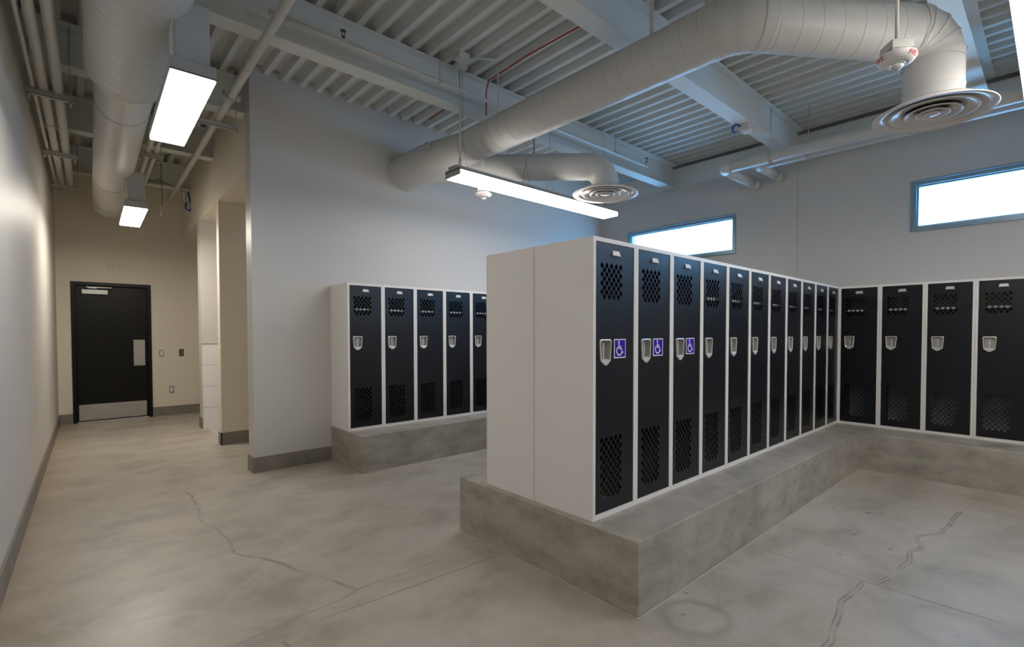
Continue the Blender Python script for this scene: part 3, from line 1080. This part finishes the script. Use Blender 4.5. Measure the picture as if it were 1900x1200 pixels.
# elbow (gored)
E0 = Vector((XD_, 1.555, ZDU))
dirN = Vector((1.055, -.79, 0)).normalized()
def arc_path(p0, d0, d1, R, k):
    """points of a k-gore elbow from p0 leaving along d0 to d1"""
    d0, d1 = d0.normalized(), d1.normalized()
    ang = d0.angle(d1)
    nrm = d0.cross(d1).normalized()
    c = p0 + nrm.cross(d0) * R
    pts = [p0.copy()]
    rad = p0 - c
    for i in range(k):
        a = ang * (i + .5) / k
        q = Matrix.Rotation(a, 3, nrm)
        pts.append(c + (q @ rad) / math.cos(ang / k / 2))
    pts.append(c + Matrix.Rotation(ang, 3, nrm) @ rad)
    return pts
d0 = Vector((0, -1, 0))
e1 = arc_path(E0, d0, dirN, .34, 3)
b = MB(); b.tube(e1, RB + .002, 44, cap=False)
for p, dd in ((e1[0], d0), (e1[-1], dirN)):
    ring_band(b, p, dd, RB, .024, .004, 44)
for i in range(1, len(e1) - 1):
    dd = ((e1[i] - e1[i - 1]).normalized() + (e1[i + 1] - e1[i]).normalized()).normalized()
    b.tube([e1[i] - dd * .006, e1[i] + dd * .006], RB + .0075, 44, cap=False)
to_local(b, tB).build('elbow', M['duct'], tB)
DC = Vector((4.060, .592, 0))          # diffuser centre
# cross run heads for the point above the diffuser
start = e1[-1]
run = Vector((DC.x, DC.y, ZDU)) - start
runL = run.length
dirR = run.normalized()
p_end = start + dirR * (runL - .185)
b = MB(); b.spiral(start, p_end, RB, pitch=.135); to_local(b, tB).build('duct_section', M['duct'], tB)
e2 = arc_path(p_end, dirR, Vector((0, 0, -1)), .185, 4)
b = MB(); b.tube(e2, RB + .002, 44, cap=False)
for i in range(1, len(e2) - 1):
    dd = ((e2[i] - e2[i - 1]).normalized() + (e2[i + 1] - e2[i]).normalized()).normalized()
    b.tube([e2[i] - dd * .006, e2[i] + dd * .006], RB + .0075, 44, cap=False)
to_local(b, tB).build('elbow', M['duct'], tB)
b = MB(); b.tube([e2[-1], Vector((e2[-1].x, e2[-1].y, 2.815))], RB, 44, cap=False)
ring_band(b, Vector((e2[-1].x, e2[-1].y, 2.94)), (0, 0, 1), RB, .012, .004, 44)
to_local(b, tB).build('neck', M['duct'], tB)
# branch to the far diffuser
DF = Vector((4.262, 3.457, 0)); ZC, RC = 3.20, .143
b0 = Vector((2.95, 4.98, 3.235)); bdir = (Vector((DF.x, DF.y, ZC)) - b0).normalized()
b_end = Vector((DF.x, DF.y, ZC)) - bdir * .20
b = MB(); b.tube([b0, b0 + bdir * .55, b_end], [RC + .02, RC, RC], 40, cap=False)
ring_band(b, b_end - bdir * .05, bdir, RC, .02, .003)
to_local(b, tB).build('branch_duct', M['duct'], tB)
e3 = arc_path(b_end, bdir, Vector((0, 0, -1)), .20, 4)
b = MB(); b.tube(e3, RC + .001, 40, cap=False)
b.tube([e3[-1], Vector((e3[-1].x, e3[-1].y, 2.905))], RC, 40, cap=False)
for i in range(1, len(e3) - 1):
    dd = ((e3[i] - e3[i - 1]).normalized() + (e3[i + 1] - e3[i]).normalized()).normalized()
    b.tube([e3[i] - dd * .005, e3[i] + dd * .005], RC + .004, 40, cap=False)
to_local(b, tB).build('branch_elbow', M['duct'], tB)
for (x, y, r, zc, w_) in ((3.0, 2.02, RB, ZDU, .03), (3.0, 3.75, RB, ZDU, .012), (3.75, 4.05, RC, ZC + .015, .03), (3.0, 1.60, RB, ZDU, .03)):
    b = MB()
    b.box(x - .004, x + .004, y - w_ / 2, y + w_ / 2, zc + r - .004, ZD)
    to_local(b, tB).build('hanger_strap', M['pipe'], tB)
b = MB()
b.box(2.735, 2.765, 4.60, 4.66, 3.33, 3.385).box(2.72, 2.735, 4.62, 4.72, 3.34, 3.35)
to_local(b, tB).build('damper_regulator', M['galv'], tB)

def diffuser(label, c, z, dia, neck):
    R_ = dia / 2
    t = thing('round_diffuser', label, 'air diffuser', (c.x, c.y, z), 0, 'round ceiling diffusers')
    b = MB(); b.lathe([(neck + .02, .036), (R_ * .86, .020), (R_, .004), (R_ + .003, 0), (R_, -.003), (R_ * .86, .006), (R_ * .83, .012), (R_ * .80, .030), (R_ * .74, .05), (neck + .01, .06)], (0, 0, 0), (0, 0, 1), 64)
    b.build('outer_ring', M['chrome'], t)
    for ra, rb, z0 in ((.73, .44, .006), (.47, .26, .002), (.28, .16, -.002)):
        b = MB()
        b.lathe([(R_ * ra, .005 + z0), (R_ * ra + .003, z0), (R_ * ra - .006, -.003 + z0), (R_ * (ra * .75 + rb * .25), .004 + z0), (R_ * (ra * .4 + rb * .6), .016 + z0), (R_ * rb, .036 + z0), (R_ * rb, .039 + z0), (R_ * (ra * .4 + rb * .6), .020 + z0), (R_ * ra, .005 + z0)], (0, 0, 0), (0, 0, 1), 56)
        b.build('cone', M['chrome'], t)
    b = MB(); b.lathe([(0, .0), (R_ * .10, 0), (R_ * .135, .003), (R_ * .13, .008), (R_ * .08, .03), (0, .03)], (0, 0, -.005), (0, 0, 1), 40)
    b.build('centre_cone', M['chrome'], t)
    b = MB(); b.box(-R_ * .66, R_ * .66, -.004, .004, .036, .05).box(-.004, .004, -R_ * .66, R_ * .66, .036, .05)
    b.build('bracket', M['galv'], t)
    b = MB(); b.lathe([(0, .062), (neck, .062)], (0, 0, 0), (0, 0, 1), 32); b.build('throat', M['dark'], t)
    return t
diffuser('large round metal diffuser under the near end of the duct, top right', DC, 2.795, .645, RB)
diffuser('smaller-looking round metal diffuser beside the long hanging light', DF, 2.895, .705, RC)

# ------------------------------------------------------------------ pipes
def pipe_thing(name, label, cat, pts, r, m=None, group=None, parts=None, n=16):
    t = thing(name, label, cat, pts[0], 0, group)
    b = MB(); b.tube(pts, r, n); to_local(b, t).build('pipe', m or M['pipe'], t)
    return t
# window-wall pipes with their elbows into the wall
for (lab, x, y, z, r) in (('insulated pipe along the window wall, nearer to the room, elbow into the wall', 5.70, 2.815, 3.345, .062),
                          ('insulated pipe along the window wall, closer to the glass, elbow into the wall', 5.985, 2.515, 3.375, .055)):
    t = thing('insulated_pipe', lab, 'pipe', (x, y, z), 0, 'insulated pipes along the window wall')
    b = MB(); b.tube([(x, YN, z), (x, y - .10, z)], r, 20); to_local(b, t).build('pipe', M['pipe'], t)
    pts = arc_path(Vector((x, y - .10, z)), Vector((0, 1, 0)), Vector((1, 0, 0)), .10, 2)
    b = MB(); b.tube(pts, r + .004, 20); to_local(b, t).build('elbow', M['pipe'], t)
    b = MB(); b.tube([pts[-1], (XR - .13, y, z - .0)], r, 20); to_local(b, t).build('pipe', M['pipe'], t)
    b = MB(); b.tube([(XR - .16, y, z), (XR + .01, y, z)], r + .0008, 20); to_local(b, t).build('sleeve', M['pipe'], t)
    for yy in (y - .55, .95, -1.4):
        b = MB(); b.tube([(x, yy, z + r), (x, yy, ZD)], .005, 8)
        b.lathe([(r + .001, -.012), (r + .004, -.012), (r + .004, .012), (r + .001, .012)], (x, yy, z), (0, 1, 0), 20, smooth=False)
        to_local(b, t).build('clevis_hanger', M['galv'], t)
# corridor: fire main
def PS(xp, y, z):
    return Vector((XS(xp, y), y, z))
t = thing('sprinkler_main', 'grey fire main pipe running along the corridor above the big wall corner', 'pipe', PS(.946, 5, 3.45))
b = MB(); b.tube([PS(.946, -3, 3.45), PS(.946, 9.6, 3.45)], .030, 18); to_local(b, t).build('pipe', M['pipe'], t)
for y in (5.05,):
    b = MB(); b.tube([PS(.946, y - .035, 3.45), PS(.946, y + .035, 3.45)], .043, 18)
    for s in (-1, 1):
        b.box(XS(.946, y) + s * .052 - .018, XS(.946, y) + s * .052 + .018, y - .022, y + .022, 3.438, 3.462)
        b.tube([PS(.946 + s * .052, y, 3.415), PS(.946 + s * .052, y, 3.49)], .007, 8)
    to_local(b, t).build('coupling', M['galv'], t)
b = MB(); b.tube([PS(.946, 4.40, 3.45), PS(.946, 4.412, 3.45)], .0325, 18); to_local(b, t).build('joint_ring', M['galv'], t)
# branch with sprinkler heads
t = thing('sprinkler_branch', 'thin grey sprinkler pipe running along the side of the long ceiling beam', 'pipe', (1.03, 3.90, 3.66))
b = MB(); b.tube([(1.05, 3.90, 3.655), (5.66, 3.90, 3.64)], .017, 14); to_local(b, t).build('pipe', M['pipe'], t)
def head(x, y, z, label=None):
    b = MB(); b.tube([(x, y, z - .01), (x, y, z + .03)], .012, 12); b.tube([(x - .012, y, z + .03), (x - .012, y, z + .07)], .003, 6); b.tube([(x + .012, y, z + .03), (x + .012, y, z + .07)], .003, 6)
    b.lathe([(0, 0), (.024, 0), (.022, .004), (0, .006)], (x, y, z + .068), (0, 0, 1), 16)
    return b
to_local(head(1.58, 3.90, 3.67), t).build('sprinkler_head', M['brass'], t)
to_local(head(5.69, 3.90, 3.675), t).build('sprinkler_head', M['brass'], t)
b = MB(); b.tube([(5.64, 3.90, 3.64), (5.69, 3.90, 3.645), (5.69, 3.90, 3.685)], .02, 12); to_local(b, t).build('elbow', M['pipe'], t)
b = MB(); b.tube([(1.53, 3.90, 3.654), (1.63, 3.90, 3.654)], .023, 14); to_local(b, t).build('tee', M['pipe'], t)
for x in (2.45, 5.0):
    b = MB(); b.tube([(x, 3.90, 3.65), (x, 3.90, ZD)], .004, 6); b.tube([(x - .012, 3.90, 3.65), (x + .012, 3.90, 3.65)], .021, 12)
    to_local(b, t).build('hanger_rod', M['galv'], t)
# corridor pipes left of the duct
def run_pipe(name, label, xp, z, r, y0, y1, group, rings=()):
    t = thing(name, label, 'pipe', PS(xp, y0, z), 0, group)
    b = MB(); b.tube([PS(xp, y0, z), PS(xp, y1, z)], r, 16); to_local(b, t).build('pipe', M['pipe'], t)
    for y in rings:
        b = MB(); b.tube([PS(xp, y, z), PS(xp, y + .012, z)], r + .002, 16); to_local(b, t).build('joint_ring', M['galv'], t)
    return t
GP = 'corridor pipes on the trapeze hangers'
run_pipe('ceiling_pipe', 'corridor pipe left of the duct, nearer to the left wall', -.247, 3.36, .030, -3, 9.6, GP, (6.6,))
run_pipe('ceiling_pipe', 'corridor pipe left of the duct, nearer to the duct', -.160, 3.36, .033, -3, 9.6, GP, (6.6,))
run_pipe('ceiling_conduit', 'thin conduit along the top of the left wall', -.305, 3.345, .012, -3, 9.9, GP)
run_pipe('ceiling_pipe', 'corridor pipe right of the duct, the thicker of that pair', .507, 3.40, .025, 4.8, 9.5, GP)
run_pipe('ceiling_pipe', 'corridor pipe right of the duct, the thinner of that pair', .575, 3.40, .018, 4.8, 9.5, GP)
def trapeze(label, xp0, xp1, y, z, rods):
    t = thing('trapeze_hanger', label, 'pipe hanger', PS((xp0 + xp1) / 2, y, z), 0, 'steel trapeze hangers in the corridor')
    b = MB()
    for dz in ((-.0205, 0),):
        slab(b, xp0, xp1, y - .0205, y + .0205, z - .041, z - .037)
        slab(b, xp0, xp1, y - .0205, y - .0165, z - .041, z)
        slab(b, xp0, xp1, y + .0165, y + .0205, z - .041, z)
    to_local(b, t).build('strut', M['galv'], t)
    for xp in rods:
        b = MB(); b.tube([PS(xp, y, z - .08), PS(xp, y, ZD)], .005, 8)
        b.tube([PS(xp, y, z - .055), PS(xp, y, z - .042)], .011, 6)
        to_local(b, t).build('threaded_rod', M['galv'], t)
    return t
trapeze('trapeze hanger nearest the camera under the left corridor pipes', -.345, -.07, 5.69, 3.328, (-.33, -.09))
trapeze('middle trapeze hanger under the left corridor pipes', -.345, -.07, 7.50, 3.328, (-.33, -.09))
trapeze('farthest trapeze hanger under the left corridor pipes by the end wall', -.345, -.07, 9.14, 3.328, (-.33, -.09))
trapeze('trapeze hanger under the pair of pipes right of the corridor duct', .43, .64, 7.02, 3.374, (.445, .625))
trapeze('trapeze hanger under the fire main beside the near corridor light', .77, 1.12, 5.66, 3.418, (.79, 1.10))

# red signal cable
t = thing('red_cable', 'thin red cable along the ceiling deck and down the long beam', 'cable', (3.07, 3.97, ZD))
b = MB(); b.tube([(3.10, 2.41, ZD - .01), (3.06, 3.0, ZD - .02), (3.055, 3.4, ZD - .012), (3.07, 3.985, ZD - .015), (3.05, 4.0, 3.80), (3.05, 4.0, 3.56)], .007, 8)
to_local(b, t).build('cable', M['redcable'], t)
t = thing('red_cable', 'short red cable on the deck between the long beam and the big wall', 'cable', (3.12, 4.6, ZD))
b = MB(); b.tube([(3.10, 4.19, ZD - .01), (3.09, 4.75, ZD - .014), (3.12, 5.2, ZD - .01)], .007, 8); to_local(b, t).build('cable', M['redcable'], t)

# junction box on the middle beam with a blue plug
t = thing('power_pack', 'pale ceiling box with blue cable ends under the middle beam', 'junction box', (5.17, 2.315, ZB))
b = MB(); b.box(-.05, .05, -.05, .05, -.06, 0); b.build('box', M['pipe'], t, bevel=.004)
b = MB(); b.box(-.035, .045, -.06, .03, -.082, -.06); b.build('cover', M['white'], t, bevel=.003)
b = MB(); b.tube([(-.05, .03, -.02), (-.09, .06, -.0), (-.125, .08, -.03), (-.12, .08, -.07), (-.09, .07, -.085)], .010, 8); b.build('blue_cable', M['blue'], t)
# deck junction box near the long beam
t = thing('junction_box', 'small grey box on the deck above the long hanging light', 'junction box', (2.62, 3.80, ZD))
b = MB(); b.box(-.06, .06, -.05, .05, -.06, 0); b.build('box', M['pipe'], t, bevel=.004)
b = MB(); b.tube([(.05, 0, -.02), (.16, -.10, -.02), (.28, -.16, -.012)], .011, 8); b.build('conduit', M['pipe'], t)

# cable bundle at the corridor end
t = thing('cable_bundle', 'box with blue and green cables hanging on the bulkhead by the corridor end', 'cables', PS(XC - .03, 9.35, 3.5))
b = MB(); b.box(-.03, .03, -.03, .03, -.12, .05); b.build('box', M['pipe'], t, bevel=.004)
for k, (m_, dx) in enumerate(((M['pipe'], -.05), (M['pipe'], .0), (M['green'], -.03), (M['pipe'], -.06))):
    b = MB(); b.tube([(-.55 + .04 * k, -.05, .17 - .02 * k), (-.35, -.05, .12 + .02 * k), (-.16 + dx, -.05, .10), (-.02 + dx * .5, -.05, .03), (.0 + dx, -.05, -.08), (.02 + dx * .6, -.05, -.20 + .02 * k), (-.03 + dx * .4, -.05, -.17)], .010, 8)
    b.build('cable', m_, t)
b = MB(); b.tube([(-.01, -.055, .04), (.02, -.06, -.06), (.045, -.06, -.16), (.02, -.06, -.235), (-.035, -.06, -.21), (-.03, -.06, -.12)], .011, 8); b.build('blue_plug_lead', M['blue'], t)
t = thing('hanging_cord', 'thin dark cord with plug hanging from the corridor ceiling near the end wall', 'cord', PS(.80, 9.05, ZB))
b = MB(); b.tube([(0, 0, ZD - ZB), (0, 0, 0), (.01, 0, -.15), (0, 0, -.34)], .006, 8); b.build('cord', M['cable'], t)
b = MB(); b.tube([(0, 0, -.34), (0, 0, -.38)], .012, 10); b.tube([(0, 0, -.38), (-.015, 0, -.47)], .013, 10); b.build('plug', M['pipe'], t)

# ------------------------------------------------------------------ fire alarms
def text_mesh(body, size):
    cu = bpy.data.curves.new('lettering', 'FONT')
    cu.body = body
    cu.size = size
    cu.align_x = 'CENTER'
    cu.align_y = 'CENTER'
    cu.offset = size * .012
    o = bpy.data.objects.new('tmp', cu)
    COL.objects.link(o)
    me = bpy.data.meshes.new_from_object(o.evaluated_get(bpy.context.evaluated_depsgraph_get()))
    bpy.data.objects.remove(o)
    me.materials.clear()
    me.materials.append(M['red'])
    return me
FIRE = text_mesh('FIRE', .036)
def fire_alarm(label, x, y, z, phi0, rod_r):
    t = thing('fire_alarm', label, 'fire alarm', (x, y, z), 0, 'ceiling fire alarms with strobe')
    b = MB(); b.lathe([(.050, .032), (.078, .031), (.088, .024), (.089, .016), (.076, -.002), (.064, -.009), (.058, -.011), (.056, -.0125), (.048, -.013), (0, -.014)], (0, 0, 0), (0, 0, 1), 48)
    b.build('faceplate', M['alarm'], t)
    b = MB(); b.lathe([(.040, -.012), (.039, -.017), (.036, -.019), (.031, -.0195)] + [(.030 * math.cos(a * .157), -.021 - .020 * math.sin(a * .157)) for a in range(11)], (0, 0, 0), (0, 0, 1), 28); b.build('strobe_lens', M['dome'], t)
    b = MB(); b.box(-.052, .052, -.052, .052, .032, .088); b.build('back_box', M['pipe'], t, bevel=.003).rotation_euler = (0, 0, .75)
    b = MB(); b.box(-.054, .054, -.054, .054, .040, .046); b.build('seam', M['cable'], t).rotation_euler = (0, 0, .75)
    b = MB(); b.tube([(0, 0, .088), (0, 0, ZD - z)], rod_r, 12); b.build('stem', M['pipe'], t)
    n0, n1 = Vector((.089, .016)), Vector((.076, -.002))
    mid = (n0 + n1) / 2
    for k in range(3):
        ph = phi0 + k * 2 * math.pi / 3
        er = Vector((math.cos(ph), math.sin(ph), 0))
        upv = (er * (n0.x - n1.x) + Vector((0, 0, n0.y - n1.y))).normalized()
        tang = Vector((-math.sin(ph), math.cos(ph), 0))
        nrm = tang.cross(upv).normalized()
        if nrm.dot(er) < 0:
            nrm = -nrm
        xdir = upv.cross(nrm)
        # wrap the flat lettering on to the cone
        me = FIRE.copy()
        for v in me.vertices:
            a = ph + v.co.x / mid.x * (1 if xdir.dot(tang) > 0 else -1)
            er_ = Vector((math.cos(a), math.sin(a), 0))
            rr = mid.x + upv.dot(er) * v.co.y * .85
            zz = mid.y + upv.z * v.co.y * .85
            nn = (er_ * nrm.dot(er) + Vector((0, 0, nrm.z))).normalized()
            v.co = er_ * rr + Vector((0, 0, zz)) + nn * .0012
        o = bpy.data.objects.new('lettering', me)
        COL.objects.link(o)
        o.parent = t
    return t
fire_alarm('white FIRE strobe alarm hanging in front of the duct, top right', 3.055, .595, 2.755, math.radians(131), .0085)
fire_alarm('white FIRE strobe alarm hanging behind the long linear light', 3.235, 4.30, 2.850, math.radians(233), .0085)
